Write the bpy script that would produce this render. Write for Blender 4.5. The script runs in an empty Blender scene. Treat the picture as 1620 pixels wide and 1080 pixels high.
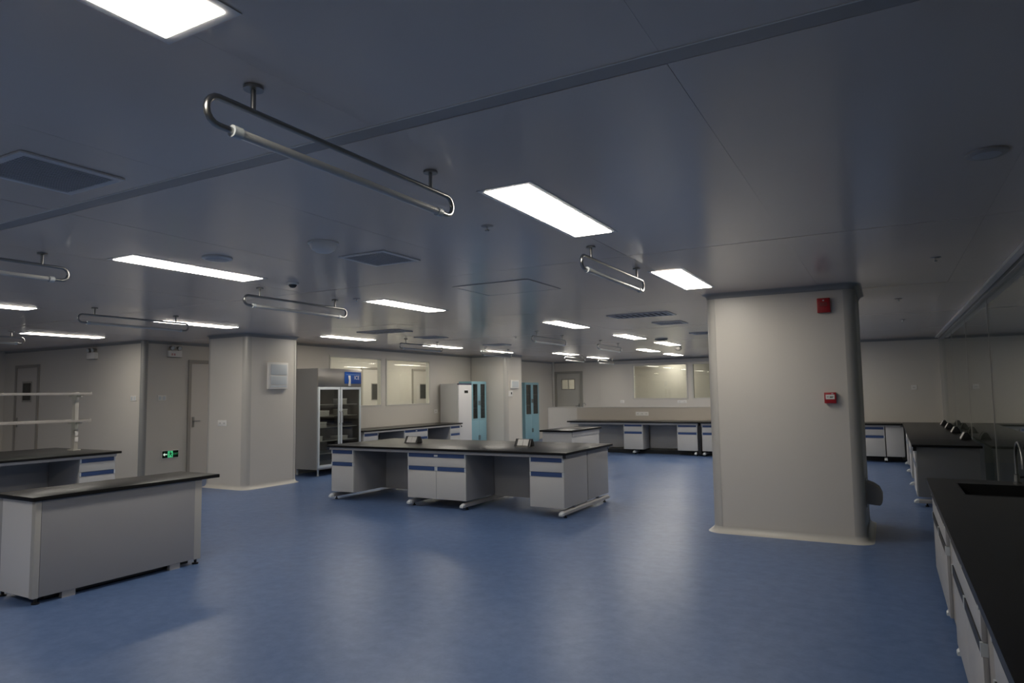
import bpy, bmesh, math, random
from mathutils import Vector, Matrix
random.seed(7)
SC = bpy.context.scene
COL = SC.collection
PI = math.pi
# ------------------------------------------------------------------ camera
H = 2.6            # ceiling height
EYE = 1.53
def make_camera():
    f, pt, rl, yw = 1070.58, 0.0763181, -0.0135526, 0.5043338
    cy, sy, cp, sp = math.cos(yw), math.sin(yw), math.cos(pt), math.sin(pt)
    fw = Vector((-sy*cp, cy*cp, sp)); rt = Vector((cy, sy, 0)); up = rt.cross(fw)
    c, s = math.cos(rl), math.sin(rl)
    r2 = c*rt + s*up; u2 = -s*rt + c*up
    cam = bpy.data.cameras.new('camera'); cam.sensor_width = 36.0
    cam.lens = f/1620*36; cam.clip_start = .05; cam.clip_end = 100
    o = bpy.data.objects.new('camera', cam); COL.objects.link(o)
    m = Matrix((( r2.x, u2.x, -fw.x, 0), (r2.y, u2.y, -fw.y, 0), (r2.z, u2.z, -fw.z, EYE), (0, 0, 0, 1)))
    o.matrix_world = m
    SC.camera = o
make_camera()
# ------------------------------------------------------------------ world, exposure
w = bpy.data.worlds.new('world'); SC.world = w; w.use_nodes = True
w.node_tree.nodes['Background'].inputs[0].default_value = (.01, .01, .012, 1)
w.node_tree.nodes['Background'].inputs[1].default_value = 0.2
SC.view_settings.view_transform = 'Standard'
SC.view_settings.look = 'None'
SC.view_settings.gamma = 1
SC.view_settings.use_curve_mapping = False
SC.view_settings.exposure = 0.68
LAMP = 11.0        # radiance of the ceiling light diffusers

# ------------------------------------------------------------------ materials
MATS = {}
def mat(name, col, rough=.5, metal=0, noise=0, nscale=8, bump=0, bscale=60, spec=.5, emit=None, estr=0, trans=0, coat=0):
    if name in MATS: return MATS[name]
    m = bpy.data.materials.new(name); m.use_nodes = True
    nt = m.node_tree; b = nt.nodes['Principled BSDF']
    b.inputs['Base Color'].default_value = (*col, 1)
    b.inputs['Roughness'].default_value = rough
    b.inputs['Metallic'].default_value = metal
    b.inputs['Specular IOR Level'].default_value = spec
    if coat: b.inputs['Coat Weight'].default_value = coat; b.inputs['Coat Roughness'].default_value = .12
    if trans: b.inputs['Transmission Weight'].default_value = trans
    if emit:
        b.inputs['Emission Color'].default_value = (*emit, 1); b.inputs['Emission Strength'].default_value = estr
    if noise or bump:
        tc = nt.nodes.new('ShaderNodeTexCoord')
        n = nt.nodes.new('ShaderNodeTexNoise'); n.inputs['Scale'].default_value = nscale; n.inputs['Detail'].default_value = 4
        nt.links.new(tc.outputs['Object'], n.inputs['Vector'])
        if noise:
            mx = nt.nodes.new('ShaderNodeMix'); mx.data_type = 'RGBA'
            mx.inputs[6].default_value = (*[max(0, c*(1-noise)) for c in col], 1)
            mx.inputs[7].default_value = (*[min(1, c*(1+noise)) for c in col], 1)
            nt.links.new(n.outputs['Fac'], mx.inputs[0]); nt.links.new(mx.outputs[2], b.inputs['Base Color'])
        if bump:
            n2 = nt.nodes.new('ShaderNodeTexNoise'); n2.inputs['Scale'].default_value = bscale; n2.inputs['Detail'].default_value = 3
            nt.links.new(tc.outputs['Object'], n2.inputs['Vector'])
            bp = nt.nodes.new('ShaderNodeBump'); bp.inputs['Strength'].default_value = bump; bp.inputs['Distance'].default_value = .002
            nt.links.new(n2.outputs['Fac'], bp.inputs['Height']); nt.links.new(bp.outputs['Normal'], b.inputs['Normal'])
    MATS[name] = m
    return m
def glass_mat(name, tint, rough=.0, ior=1.5, boost=1.0):
    if name in MATS: return MATS[name]
    m = bpy.data.materials.new(name); m.use_nodes = True; nt = m.node_tree
    for n in list(nt.nodes): nt.nodes.remove(n)
    out = nt.nodes.new('ShaderNodeOutputMaterial'); mx = nt.nodes.new('ShaderNodeMixShader')
    tr = nt.nodes.new('ShaderNodeBsdfTransparent'); tr.inputs[0].default_value = (*tint, 1)
    gl = nt.nodes.new('ShaderNodeBsdfGlossy'); gl.inputs['Roughness'].default_value = rough
    gl.inputs['Color'].default_value = (boost, boost, boost, 1)
    fr = nt.nodes.new('ShaderNodeFresnel')
    ge = nt.nodes.new('ShaderNodeNewGeometry'); mr = nt.nodes.new('ShaderNodeMapRange')      # same reflectance on both faces of the pane
    mr.inputs['To Min'].default_value = ior; mr.inputs['To Max'].default_value = 1/ior
    nt.links.new(ge.outputs['Backfacing'], mr.inputs['Value']); nt.links.new(mr.outputs[0], fr.inputs[0])
    nt.links.new(fr.outputs[0], mx.inputs[0]); nt.links.new(tr.outputs[0], mx.inputs[1]); nt.links.new(gl.outputs[0], mx.inputs[2])
    nt.links.new(mx.outputs[0], out.inputs[0])
    MATS[name] = m
    return m
def floor_mat():
    m = bpy.data.materials.new('blue vinyl floor'); m.use_nodes = True; nt = m.node_tree; b = nt.nodes['Principled BSDF']
    tc = nt.nodes.new('ShaderNodeTexCoord')
    n1 = nt.nodes.new('ShaderNodeTexNoise'); n1.inputs['Scale'].default_value = 9; n1.inputs['Detail'].default_value = 6; n1.inputs['Roughness'].default_value = .7
    n2 = nt.nodes.new('ShaderNodeTexNoise'); n2.inputs['Scale'].default_value = .8; n2.inputs['Detail'].default_value = 3
    vo = nt.nodes.new('ShaderNodeTexVoronoi'); vo.inputs['Scale'].default_value = 38
    for n in (n1, n2, vo): nt.links.new(tc.outputs['Object'], n.inputs['Vector'])
    r1 = nt.nodes.new('ShaderNodeValToRGB')
    r1.color_ramp.elements[0].position = .32; r1.color_ramp.elements[0].color = (.084, .146, .30, 1)
    r1.color_ramp.elements[1].position = .70; r1.color_ramp.elements[1].color = (.13, .205, .39, 1)
    nt.links.new(n1.outputs['Fac'], r1.inputs[0])
    mx = nt.nodes.new('ShaderNodeMix'); mx.data_type = 'RGBA'; mx.blend_type = 'MULTIPLY'; mx.inputs[0].default_value = .35
    r2 = nt.nodes.new('ShaderNodeValToRGB'); r2.color_ramp.elements[0].position = .0; r2.color_ramp.elements[0].color = (.72, .78, .86, 1)
    r2.color_ramp.elements[1].position = .5; r2.color_ramp.elements[1].color = (1, 1, 1, 1)
    nt.links.new(vo.outputs['Distance'], r2.inputs[0])
    nt.links.new(r1.outputs[0], mx.inputs[6]); nt.links.new(r2.outputs[0], mx.inputs[7]); nt.links.new(mx.outputs[2], b.inputs['Base Color'])
    mr = nt.nodes.new('ShaderNodeMapRange'); mr.inputs['To Min'].default_value = .27; mr.inputs['To Max'].default_value = .40
    nt.links.new(n2.outputs['Fac'], mr.inputs['Value']); nt.links.new(mr.outputs[0], b.inputs['Roughness'])
    bp = nt.nodes.new('ShaderNodeBump'); bp.inputs['Strength'].default_value = .03; bp.inputs['Distance'].default_value = .003
    n3 = nt.nodes.new('ShaderNodeTexNoise'); n3.inputs['Scale'].default_value = 3.5; nt.links.new(tc.outputs['Object'], n3.inputs['Vector'])
    nt.links.new(n3.outputs['Fac'], bp.inputs['Height']); nt.links.new(bp.outputs['Normal'], b.inputs['Normal'])
    b.inputs['Specular IOR Level'].default_value = .42
    return m
M = dict(
    floor=floor_mat(),
    wall=mat('painted wall panel', (.67, .635, .575), .38, noise=.02, nscale=1.5, bump=.05, bscale=3),
    ceil=mat('painted ceiling panel', (.86, .755, .665), .17, noise=.03, nscale=1.2, bump=.05, bscale=1.3, spec=.27),
    seam=mat('dark panel joint', (.26, .26, .26), .6),
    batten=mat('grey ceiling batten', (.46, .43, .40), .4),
    palestrip=mat('pale strip and painted lit edge', (.92, .88, .82), .35),  # pale strip tone, also the painted light on the batten edge
    alu=mat('anodised aluminium trim', (.55, .53, .485), .34, metal=.1),
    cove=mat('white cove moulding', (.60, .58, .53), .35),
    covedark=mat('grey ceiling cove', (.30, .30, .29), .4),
    black=mat('black epoxy worktop', (.013, .0125, .012), .3, noise=.25, nscale=40, spec=.17),
    blackp=mat('black plastic', (.012, .012, .013), .4),
    white=mat('white laminate', (.58, .575, .56), .35),
    grey=mat('grey steel sheet', (.40, .40, .395), .38),
    lgrey=mat('light grey laminate', (.43, .425, .425), .4),
    blue=mat('blue pull strip', (.045, .085, .215), .35),
    cap=mat('pale plastic end cap', (.62, .66, .68), .4),
    steel=mat('brushed stainless steel', (.52, .50, .47), .28, metal=1, bump=.05, bscale=120),
    dsteel=mat('satin steel tube', (.34, .34, .33), .3, metal=1),
    chrome=mat('chrome', (.7, .7, .7), .12, metal=1),
    frame=mat('white light frame', (.76, .75, .74), .35),
    lamp=mat('lit diffuser', (.9, .9, .9), .5, emit=(1, .93, .82), estr=LAMP),
    vent=mat('grey louvre', (.56, .56, .57), .4),
    ventdark=mat('dark duct inside', (.04, .04, .045), .8),
    detector=mat('white plastic', (.84, .82, .78), .4),
    red=mat('red plastic', (.36, .012, .018), .35),
    paper=mat('white printed label', (.75, .74, .70), .6),
    ink=mat('dark ink', (.05, .06, .05), .6),
    inkred=mat('red ink', (.45, .04, .05), .6),
    signblack=mat('dark green sign glass', (.004, .02, .010), .25),
    signgreen=mat('lit green pictogram', (.05, .35, .17), .4, emit=(.07, .62, .25), estr=.38),
    signdim=mat('dim lit lettering', (.05, .25, .12), .4, emit=(.06, .40, .16), estr=.25),
    signwhite=mat('lit arrow', (.5, .6, .5), .4, emit=(.7, .9, .75), estr=.5),
    cyan=mat('pale blue painted steel', (.25, .45, .52), .35),
    bluepanel=mat('blue control panel', (.02, .085, .36), .25),
    textw=mat('white lettering', (.75, .78, .8), .5),
    textb=mat('light blue lettering', (.20, .42, .8), .5),
    purple=mat('dark violet strip', (.06, .055, .12), .4),
    dark=mat('dark glass pane', (.03, .032, .03), .15),
    cabdark=mat('dark cabinet inside', (.12, .11, .105), .6),
    door=mat('door leaf', (.62, .585, .54), .35),
    dframe=mat('door frame', (.36, .335, .30), .38),
    gdoor=mat('grey door leaf', (.52, .505, .45), .4),
    gdframe=mat('grey door frame', (.33, .32, .28), .4),
    splash=mat('beige splash panel', (.56, .51, .44), .4),
    tile=mat('bracket plastic', (.28, .27, .25), .5),
    bracket=mat('grey moulded plastic', (.40, .385, .355), .45),
    dgrey=mat('dark grey panel', (.24, .24, .24), .4),
    sidegrey=mat('grey side laminate', (.36, .355, .36), .4),
    box=mat('white carton', (.62, .61, .58), .6),
    shelfwire=mat('coated wire shelf', (.42, .42, .40), .4, metal=.5),
    tubeglass=mat('frosted lamp tube', (.66, .65, .62), .3),
    glass=glass_mat('clear window glass', (.93, .95, .92)),
    glassdark=glass_mat('clear partition glass', (.80, .84, .82), rough=.012),
    shelfglass=glass_mat('reagent shelf glass', (.85, .9, .87)),
    fridgeglass=glass_mat('fridge door glass', (.82, .83, .80)),
    cabglass=glass_mat('cabinet door glass', (.55, .55, .55)),
)
# ------------------------------------------------------------------ mesh helpers
class MB:
    def __init__(s): s.v = []; s.f = []
    def _add(s, vs, fs):
        o = len(s.v); s.v += [tuple(v) for v in vs]; s.f += [tuple(i+o for i in f) for f in fs]; return s
    def box(s, x0, x1, y0, y1, z0, z1):
        x0, x1 = min(x0, x1), max(x0, x1); y0, y1 = min(y0, y1), max(y0, y1); z0, z1 = min(z0, z1), max(z0, z1)
        return s._add([(x0,y0,z0),(x1,y0,z0),(x1,y1,z0),(x0,y1,z0),(x0,y0,z1),(x1,y0,z1),(x1,y1,z1),(x0,y1,z1)],
                      [(0,3,2,1),(4,5,6,7),(0,1,5,4),(1,2,6,5),(2,3,7,6),(3,0,4,7)])
    def loft(s, rings, caps=True, closed=False):
        n = len(rings[0]); vs = [p for r in rings for p in r]; fs = []
        R = len(rings)
        for i in range(R if closed else R-1):
            a = i*n; b = ((i+1) % R)*n
            for j in range(n): k = (j+1) % n; fs.append((a+j, a+k, b+k, b+j))
        if caps and not closed:
            fs.append(tuple(reversed(range(n)))); fs.append(tuple((R-1)*n+j for j in range(n)))
        return s._add(vs, fs)
    def tube(s, pts, r, n=10, closed=False):
        P = [Vector(p) for p in pts]; rings = []; N = len(P); nrm = None
        for i, p in enumerate(P):
            if closed: t = (P[(i+1) % N]-P[i-1]).normalized()
            else: t = (P[min(i+1, N-1)]-P[max(i-1, 0)]).normalized()
            if nrm is None:
                a = Vector((0, 0, 1)) if abs(t.z) < .9 else Vector((1, 0, 0)); nrm = t.cross(a).normalized()
            else: nrm = (nrm - t*nrm.dot(t)).normalized()
            bn = t.cross(nrm); rr = r[i] if isinstance(r, (list, tuple)) else r
            rings.append([p+rr*(math.cos(2*PI*j/n)*nrm+math.sin(2*PI*j/n)*bn) for j in range(n)])
        return s.loft(rings, closed=closed)
    def cyl(s, p0, p1, r0, r1=None, n=16): return s.tube([p0, p1], [r0, r0 if r1 is None else r1], n)
    def lathe(s, prof, c=(0, 0, 0), n=20):
        rings = [[(c[0]+r*math.cos(2*PI*j/n), c[1]+r*math.sin(2*PI*j/n), c[2]+z) for j in range(n)] for r, z in prof]
        return s.loft(rings)
    def prism(s, poly, axis, a0, a1):
        if axis == 'x': g = lambda p, a: (a, p[0], p[1])
        elif axis == 'y': g = lambda p, a: (p[0], a, p[1])
        else: g = lambda p, a: (p[0], p[1], a)
        return s.loft([[g(p, a0) for p in poly], [g(p, a1) for p in poly]])
    def mesh(s, name, m, bevel=0, smooth=False, seg=2):
        me = bpy.data.meshes.new(name); me.from_pydata(s.v, [], s.f)
        bm = bmesh.new(); bm.from_mesh(me); bmesh.ops.recalc_face_normals(bm, faces=bm.faces)
        if bevel:
            bmesh.ops.bevel(bm, geom=[e for e in bm.edges if e.calc_face_angle(0) > .6], offset=bevel, segments=seg, profile=.6, affect='EDGES', clamp_overlap=True)
        bm.to_mesh(me); bm.free(); me.materials.append(m)
        if smooth or bevel:
            for p in me.polygons: p.use_smooth = True
            me.set_sharp_from_angle(angle=math.radians(40))
        return me
    def build(s, name, m, parent=None, bevel=0, smooth=False, loc=None, seg=2):
        o = bpy.data.objects.new(name, s.mesh(name, m, bevel, smooth, seg)); COL.objects.link(o)
        if parent: o.parent = parent
        if loc: o.location = loc
        return o
def B(*a): return MB().box(*a)
def tag(o, label=None, cat=None, group=None, kind=None):
    if label: o['label'] = label
    if cat: o['category'] = cat
    if group: o['group'] = group
    if kind: o['kind'] = kind
    return o
def thing(name, label, cat, loc=(0, 0, 0), rz=0, group=None):
    o = bpy.data.objects.new(name, None); COL.objects.link(o); o.empty_display_size = .1
    o.location = loc; o.rotation_euler = (0, 0, rz)
    return tag(o, label, cat, group)
def dup(root, loc, rz, label, group=None):
    r = root.copy(); COL.objects.link(r); r.location = loc; r.rotation_euler = (0, 0, rz); r['label'] = label
    if group: r['group'] = group
    for ch in list(root.children):
        c = ch.copy(); COL.objects.link(c); c.parent = r
        for g in list(ch.children):
            d = g.copy(); COL.objects.link(d); d.parent = c
    return r
def struct(name, mb, m, label, cat, bevel=0, smooth=False):
    return tag(mb.build(name, m, None, bevel, smooth), label, cat, kind='structure')
def text(name, body, size, m, parent, loc, rot, extrude=.0008):
    cu = bpy.data.curves.new(name, 'FONT'); cu.body = body; cu.size = size; cu.extrude = extrude
    cu.align_x = 'CENTER'; cu.align_y = 'CENTER'
    t = bpy.data.objects.new(name+'_tmp', cu); COL.objects.link(t)
    bpy.context.view_layer.update()
    me = bpy.data.meshes.new_from_object(t); bpy.data.objects.remove(t)
    me.materials.clear(); me.materials.append(m); me.name = name
    o = bpy.data.objects.new(name, me); COL.objects.link(o); o.parent = parent; o.location = loc; o.rotation_euler = rot
    return o
def rrect(x0, x1, y0, y1, R, z, n=6):
    pts = []
    for cx, cy, a0 in ((x1-R, y1-R, 0), (x0+R, y1-R, PI/2), (x0+R, y0+R, PI), (x1-R, y0+R, 1.5*PI)):
        for i in range(n+1):
            a = a0+PI/2*i/n; pts.append((cx+R*math.cos(a), cy+R*math.sin(a), z))
    return pts

# ================================================================== THE SETTING
X0, X1, Y0, Y1 = -17.0, 3.2, -4.2, 23.3
struct('floor', B(X0-.1, X1+.1, Y0-.1, Y1+.1, -.08, 0), M['floor'], 'blue mottled glossy vinyl floor of the laboratory', 'floor')
# ceiling: backing slab and sandwich panels
ceiling = struct('ceiling', B(X0-.1, X1+.1, Y0-.1, Y1+.1, H+.012, H+.1), M['seam'], 'grey glossy metal panel ceiling with thin joints', 'ceiling')
ys = [Y0-.08, -1.0, 2.085, 5.08, 8.12, 11.16, 14.2, 17.24, 20.28, Y1+.08]
xs = [-.58+1.17*k for k in range(-14, 4)]; xs = [x for x in xs if X0+.3 < x < X1-.2]; xs = [X0-.08]+xs+[X1+.08]
pcache = {}
for j in range(len(ys)-1):
    for i in range(len(xs)-1):
        xa, xb, ya, yb = xs[i]+.0007, xs[i+1]-.0007, ys[j]+.006, ys[j+1]-.006
        if ya < 2.0 < yb+.1 and abs(yb-2.079) < .01: yb = 2.04
        if abs(ya-2.091) < .01: ya = 2.13
        dx, dy = round(xb-xa, 3), round(yb-ya, 3)
        if (dx, dy) not in pcache:
            pcache[(dx, dy)] = B(-dx/2, dx/2, -dy/2, dy/2, 0, .011).mesh('ceiling_panel', M['ceil'])
        o = bpy.data.objects.new('ceiling_panel', pcache[(dx, dy)]); COL.objects.link(o); o.parent = ceiling
        o.location = ((xa+xb)/2, (ya+yb)/2, H)
        o.rotation_euler = (random.uniform(-1, 1)*.0007, random.uniform(-1, 1)*.0007, 0)
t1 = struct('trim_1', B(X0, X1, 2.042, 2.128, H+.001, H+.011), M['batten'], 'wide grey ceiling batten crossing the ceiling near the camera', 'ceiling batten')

B(X0, X1, 2.0355, 2.0425, H-.003, H+.011).build('lit_edge_strip', M['palestrip'], t1)  # pale strip imitating light caught on the near edge of the batten
def cove_y(mb, x, y0, y1, z, sx, sz, R=.05, n=5):     # concave moulding along Y, on wall plane x, facing sx, at floor (sz=1) or ceiling (sz=-1)
    pts = [(x, z), (x+sx*R, z)]
    for i in range(1, n+1):
        a = PI/2*i/n; pts.append((x+sx*(R-R*math.sin(a)+.002), z+sz*(R-R*math.cos(a)+.002)))
    mb.loft([[(p[0], y0, p[1]) for p in pts], [(p[0], y1, p[1]) for p in pts]])
def cove_x(mb, y, x0, x1, z, sy, sz, R=.05, n=5):
    pts = [(y, z), (y+sy*R, z)]
    for i in range(1, n+1):
        a = PI/2*i/n; pts.append((y+sy*(R-R*math.sin(a)+.002), z+sz*(R-R*math.cos(a)+.002)))
    mb.loft([[(x0, p[0], p[1]) for p in pts], [(x1, p[0], p[1]) for p in pts]])
WL = -10.3          # window wall on the left
YB = 21.6           # back wall
YP = 16.78          # low partition and right back wall
W = M['wall']
def wall_y(name, x0, x1, y0, y1, opens, label):       # wall along Y with openings (ya, yb, za, zb)
    mb = MB(); cur = y0
    for ya, yb, za, zb in sorted(opens):
        if ya > cur: mb.box(x0, x1, cur, ya, 0, H)
        if za > 0: mb.box(x0, x1, ya, yb, 0, za)
        if zb < H: mb.box(x0, x1, ya, yb, zb, H)
        cur = yb
    if cur < y1: mb.box(x0, x1, cur, y1, 0, H)
    return struct(name, mb, W, label, 'wall')
def wall_x(name, x0, x1, y0, y1, opens, label):
    mb = MB(); cur = x0
    for xa, xb, za, zb in sorted(opens):
        if xa > cur: mb.box(cur, xa, y0, y1, 0, H)
        if za > 0: mb.box(xa, xb, y0, y1, 0, za)
        if zb < H: mb.box(xa, xb, y0, y1, zb, H)
        cur = xb
    if cur < x1: mb.box(cur, x1, y0, y1, 0, H)
    return struct(name, mb, W, label, 'wall')
wall_x('wall_front_left', X0, -12.0, 7.65, 7.75, [], 'pale panel wall behind the reagent shelf bench, with the left door')
wall_y('wall_left_passage', -12.1, -12.0, 7.75, 23.2, [], 'pale wall with the running man exit sign low down')
wall_y('wall_left', WL-.1, WL, 9.75, YB, [(10.65, 12.35, 1.27, 2.39), (12.5, 14.25, 1.27, 2.39)], 'pale wall with two large windows behind the glass door fridge')
wall_x('wall_back', WL-.1, -1.2, YB, YB+.1, [(-10.2, -9.2, 0, 2.22), (-7.38, -5.54, 1.27, 2.42), (-5.42, -3.5, 1.27, 2.42)], 'farthest pale wall with wide windows and a grey door')
wall_x('wall_back_right', -1.2, 1.05, YP, YP+.1, [], 'pale wall beyond the big column on the right')
wall_y('wall_back_return', -1.25, -1.15, YP+.1, YB+.1, [], 'pale return wall hidden behind the big column')
wall_x('wall_back_room', -12.1, -1.2, 23.2, 23.3, [], 'pale wall of the room seen through the far windows')
wall_y('wall_far_left', X0-.1, X0, Y0, 7.75, [], 'pale wall at the far left end of the laboratory')
wall_x('wall_near', X0, X1, Y0-.1, Y0, [], 'pale wall behind the camera')
wall_y('wall_far_right', X1, X1+.1, Y0, 17.0, [], 'pale wall of the dark room beyond the glass partition')
wall_x('wall_dark_room_end', 1.1, X1, YP, YP+.1, [], 'end wall of the dark room beyond the glass partition')
# low partition behind the far bench
mb = B(-8.15, -1.25, YP, YP+.09, 0, 1.12)
part_w = struct('wall_partition', mb, W, 'low pale partition behind the far bench', 'partition')
tag(B(-8.16, -1.25, YP-.012, YP+.1, 1.12, 1.14).build('cap_rail', M['alu'], part_w))
B(-7.3, -1.3, YP-.006, YP, .802, 1.118).build('splash_panel', M['splash'], part_w)
B(-8.162, -8.15, YP-.006, YP+.096, 0, 1.12).build('end_trim', M['cove'], part_w)
# mouldings
bb = MB()
cove_x(bb, 7.65, X0, -12.0, 0, -1, 1); struct('baseboard_front_left', bb, M['cove'], 'cove moulding at the foot of the left panel wall', 'baseboard')
bb = MB(); cove_y(bb, -12.0, 7.65, 21.9, 0, 1, 1); struct('baseboard_left_passage', bb, M['cove'], 'cove moulding under the exit sign wall', 'baseboard')
bb = MB(); cove_y(bb, WL, 9.75, 16.2, 0, 1, 1); cove_y(bb, WL, 17.15, YB, 0, 1, 1); struct('baseboard_left', bb, M['cove'], 'cove moulding at the foot of the window wall', 'baseboard')
bb = MB(); cove_x(bb, YP, -1.2, 1.0, 0, -1, 1); struct('baseboard_back_right', bb, M['cove'], 'cove moulding at the foot of the right back wall', 'baseboard')
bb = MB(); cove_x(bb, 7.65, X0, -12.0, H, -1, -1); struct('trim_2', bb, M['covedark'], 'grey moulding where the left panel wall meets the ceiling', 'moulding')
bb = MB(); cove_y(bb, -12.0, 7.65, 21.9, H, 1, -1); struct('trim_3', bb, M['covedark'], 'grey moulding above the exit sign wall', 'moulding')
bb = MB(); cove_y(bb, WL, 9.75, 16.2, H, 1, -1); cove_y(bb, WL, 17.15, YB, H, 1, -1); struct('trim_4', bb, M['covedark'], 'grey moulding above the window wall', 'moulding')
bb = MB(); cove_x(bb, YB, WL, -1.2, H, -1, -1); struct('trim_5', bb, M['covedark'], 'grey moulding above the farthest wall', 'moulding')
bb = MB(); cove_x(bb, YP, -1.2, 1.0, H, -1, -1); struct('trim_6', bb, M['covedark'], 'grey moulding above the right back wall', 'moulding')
struct('trim_7', MB().tube([(-12.02, 7.67, 0), (-12.02, 7.67, H)], .062, 20), M['covedark'], 'rounded metal corner trim between the left panel wall and the exit sign wall', 'corner trim', smooth=True)
struct('trim_8', MB().tube([(WL+.02, YB-.02, 0), (WL+.02, YB-.02, H)], .06, 16), M['alu'], 'rounded metal corner trim beside the grey far door', 'corner trim', smooth=True)
struct('trim_9', B(-8.0, -1.3, YB-.035, YB, 2.45, 2.56), M['lgrey'], 'grey header band above the far windows', 'header band')

# ---- columns
def column(x0, x1, y0, y1, label, R=.1):
    c = tag(MB().loft([rrect(x0, x1, y0, y1, R, 0), rrect(x0, x1, y0, y1, R, H)]).build('column', W, None, smooth=True), label, 'column', kind='structure')
    n = 6
    for cx, cy, a0 in ((x1-R, y1-R, 0), (x0+R, y1-R, PI/2), (x0+R, y0+R, PI), (x1-R, y0+R, 1.5*PI)):
        prof = []
        for i in range(n+1):
            a = a0+PI/2*i/n; prof.append((cx+(R+.004)*math.cos(a), cy+(R+.004)*math.sin(a)))
        for i in range(n, -1, -1):
            a = a0+PI/2*i/n; prof.append((cx+(R-.003)*math.cos(a), cy+(R-.003)*math.sin(a)))
        MB().prism(prof, 'z', .0, H).build('corner_trim', M['alu'], c, smooth=True)
    rings = []
    for i in range(7):
        a = PI/2*i/6; d = .065*(1-math.sin(a)); z = .065*(1-math.cos(a)); rings.append(rrect(x0-d-.006, x1+d+.006, y0-d-.006, y1+d+.006, R+d+.006, z))
    MB().loft(rings, caps=False).build('base_cove', M['cove'], c, smooth=True)
    rings = []
    for i in range(7):
        a = PI/2*i/6; d = .06*(1-math.sin(a)); z = H-.06*(1-math.cos(a)); rings.append(rrect(x0-d-.006, x1+d+.006, y0-d-.006, y1+d+.006, R+d+.006, z))
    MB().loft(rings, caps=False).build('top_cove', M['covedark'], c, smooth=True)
    return c
column(-1.73, -.25, 7.62, 8.95, 'large pale square column with red fire alarm devices')
column(-10.36, -9.34, 7.74, 8.88, 'pale square column on the left with a white electrical box')
column(WL-.05, -9.13, 16.2, 17.15, 'narrow pale pillar between the two light blue cabinets')

# ---- windows
def window_y(name, x, y0, y1, z0, z1, label):
    f = struct(name, MB().box(x-.1, x+.012, y0, y0+.035, z0, z1).box(x-.1, x+.012, y1-.035, y1, z0, z1).box(x-.1, x+.012, y0+.035, y1-.035, z0, z0+.035).box(x-.1, x+.012, y0+.035, y1-.035, z1-.035, z1), M['cove'], label, 'window')
    B(x-.02, x-.014, y0+.035, y1-.035, z0+.035, z1-.035).build('window_pane', M['glass'], f)
def window_x(name, y, x0, x1, z0, z1, label):
    f = struct(name, MB().box(x0, x0+.05, y-.012, y+.1, z0, z1).box(x1-.05, x1, y-.012, y+.1, z0, z1).box(x0+.05, x1-.05, y-.012, y+.1, z0, z0+.04).box(x0+.05, x1-.05, y-.012, y+.1, z1-.04, z1), M['cove'], label, 'window')
    B(x0+.05, x1-.05, y+.014, y+.02, z0+.04, z1-.04).build('window_pane', M['glass'], f)
window_y('window_1', WL, 10.65, 12.35, 1.27, 2.39, 'wide window directly right of the glass door fridge')
window_y('window_2', WL, 12.5, 14.25, 1.27, 2.39, 'window between the first window and the white upright freezer')
window_x('window_3', YB, -7.38, -5.54, 1.27, 2.42, 'wide far window above the long far bench')
window_x('window_4', YB, -5.42, -3.5, 1.27, 2.42, 'far window partly hidden by the big column')
# ---- doors
def handle(parent, x, y, z, nx, ny, along):        # lever handle; (nx,ny) is the outward direction, along = direction of the lever
    h = MB()
    if nx: h.box(x, x+nx*.012, y-.022, y+.022, z-.1, z+.1)
    else: h.box(x-.022, x+.022, y, y+ny*.012, z-.1, z+.1)
    px, py = x+nx*.05, y+ny*.05
    h.cyl((x, y, z+.02), (px, py, z+.02), .009, n=8); h.tube([(px, py, z+.02), (px+along[0]*.12, py+along[1]*.12, z+.02)], .009, 8)
    h.build('door_handle', M['dsteel'], parent)
# door_1 on the left panel wall
d = struct('door_1', MB().box(-16.5, -16.44, 7.62, 7.66, 0, 2.27).box(-15.61, -15.55, 7.62, 7.66, 0, 2.27).box(-16.44, -15.61, 7.62, 7.66, 2.21, 2.27), M['dframe'], 'pale door with a small dark window behind the reagent shelf', 'door')
lf = B(-16.43, -15.62, 7.635, 7.652, .01, 2.205).build('door_leaf', M['door'], d)
B(-16.2, -15.82, 7.628, 7.636, 1.48, 1.92).build('vision_frame', M['dframe'], lf); B(-16.16, -15.86, 7.624, 7.63, 1.52, 1.88).build('vision_pane', M['dark'], lf)
handle(lf, -16.37, 7.635, 1.05, 0, -1, (1, 0))
def door_y(name, y0, y1, label, pane, hs):
    d = struct(name, MB().box(-12.005, -11.97, y0, y0+.06, 0, 2.27).box(-12.005, -11.97, y1-.06, y1, 0, 2.27).box(-12.005, -11.97, y0+.06, y1-.06, 2.21, 2.27), M['dframe'], label, 'door')
    lf = B(-12.003, -11.985, y0+.065, y1-.065, .01, 2.205).build('door_leaf', M['door'], d)
    if pane:
        B(-11.986, -11.979, pane[0]-.025, pane[1]+.025, 1.39, 1.85).build('vision_frame', M['dframe'], lf)
        B(-11.98, -11.975, pane[0], pane[1], 1.415, 1.825).build('vision_pane', M['dark'], lf)
    handle(lf, -11.985, y0+.12 if hs < 0 else y1-.12, 1.05, 1, 0, (0, 1 if hs < 0 else -1))
door_y('door_2', 8.56, 9.46, 'pale door partly hidden by the left column, beside the exit sign', None, -1)
door_y('door_4', 13.55, 14.45, 'door with dark pane seen through the window beside the fridge', (13.97, 14.29), -1)
door_y('door_5', 15.72, 16.62, 'door with dark pane seen through the second window', (16.1, 16.46), -1)
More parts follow.
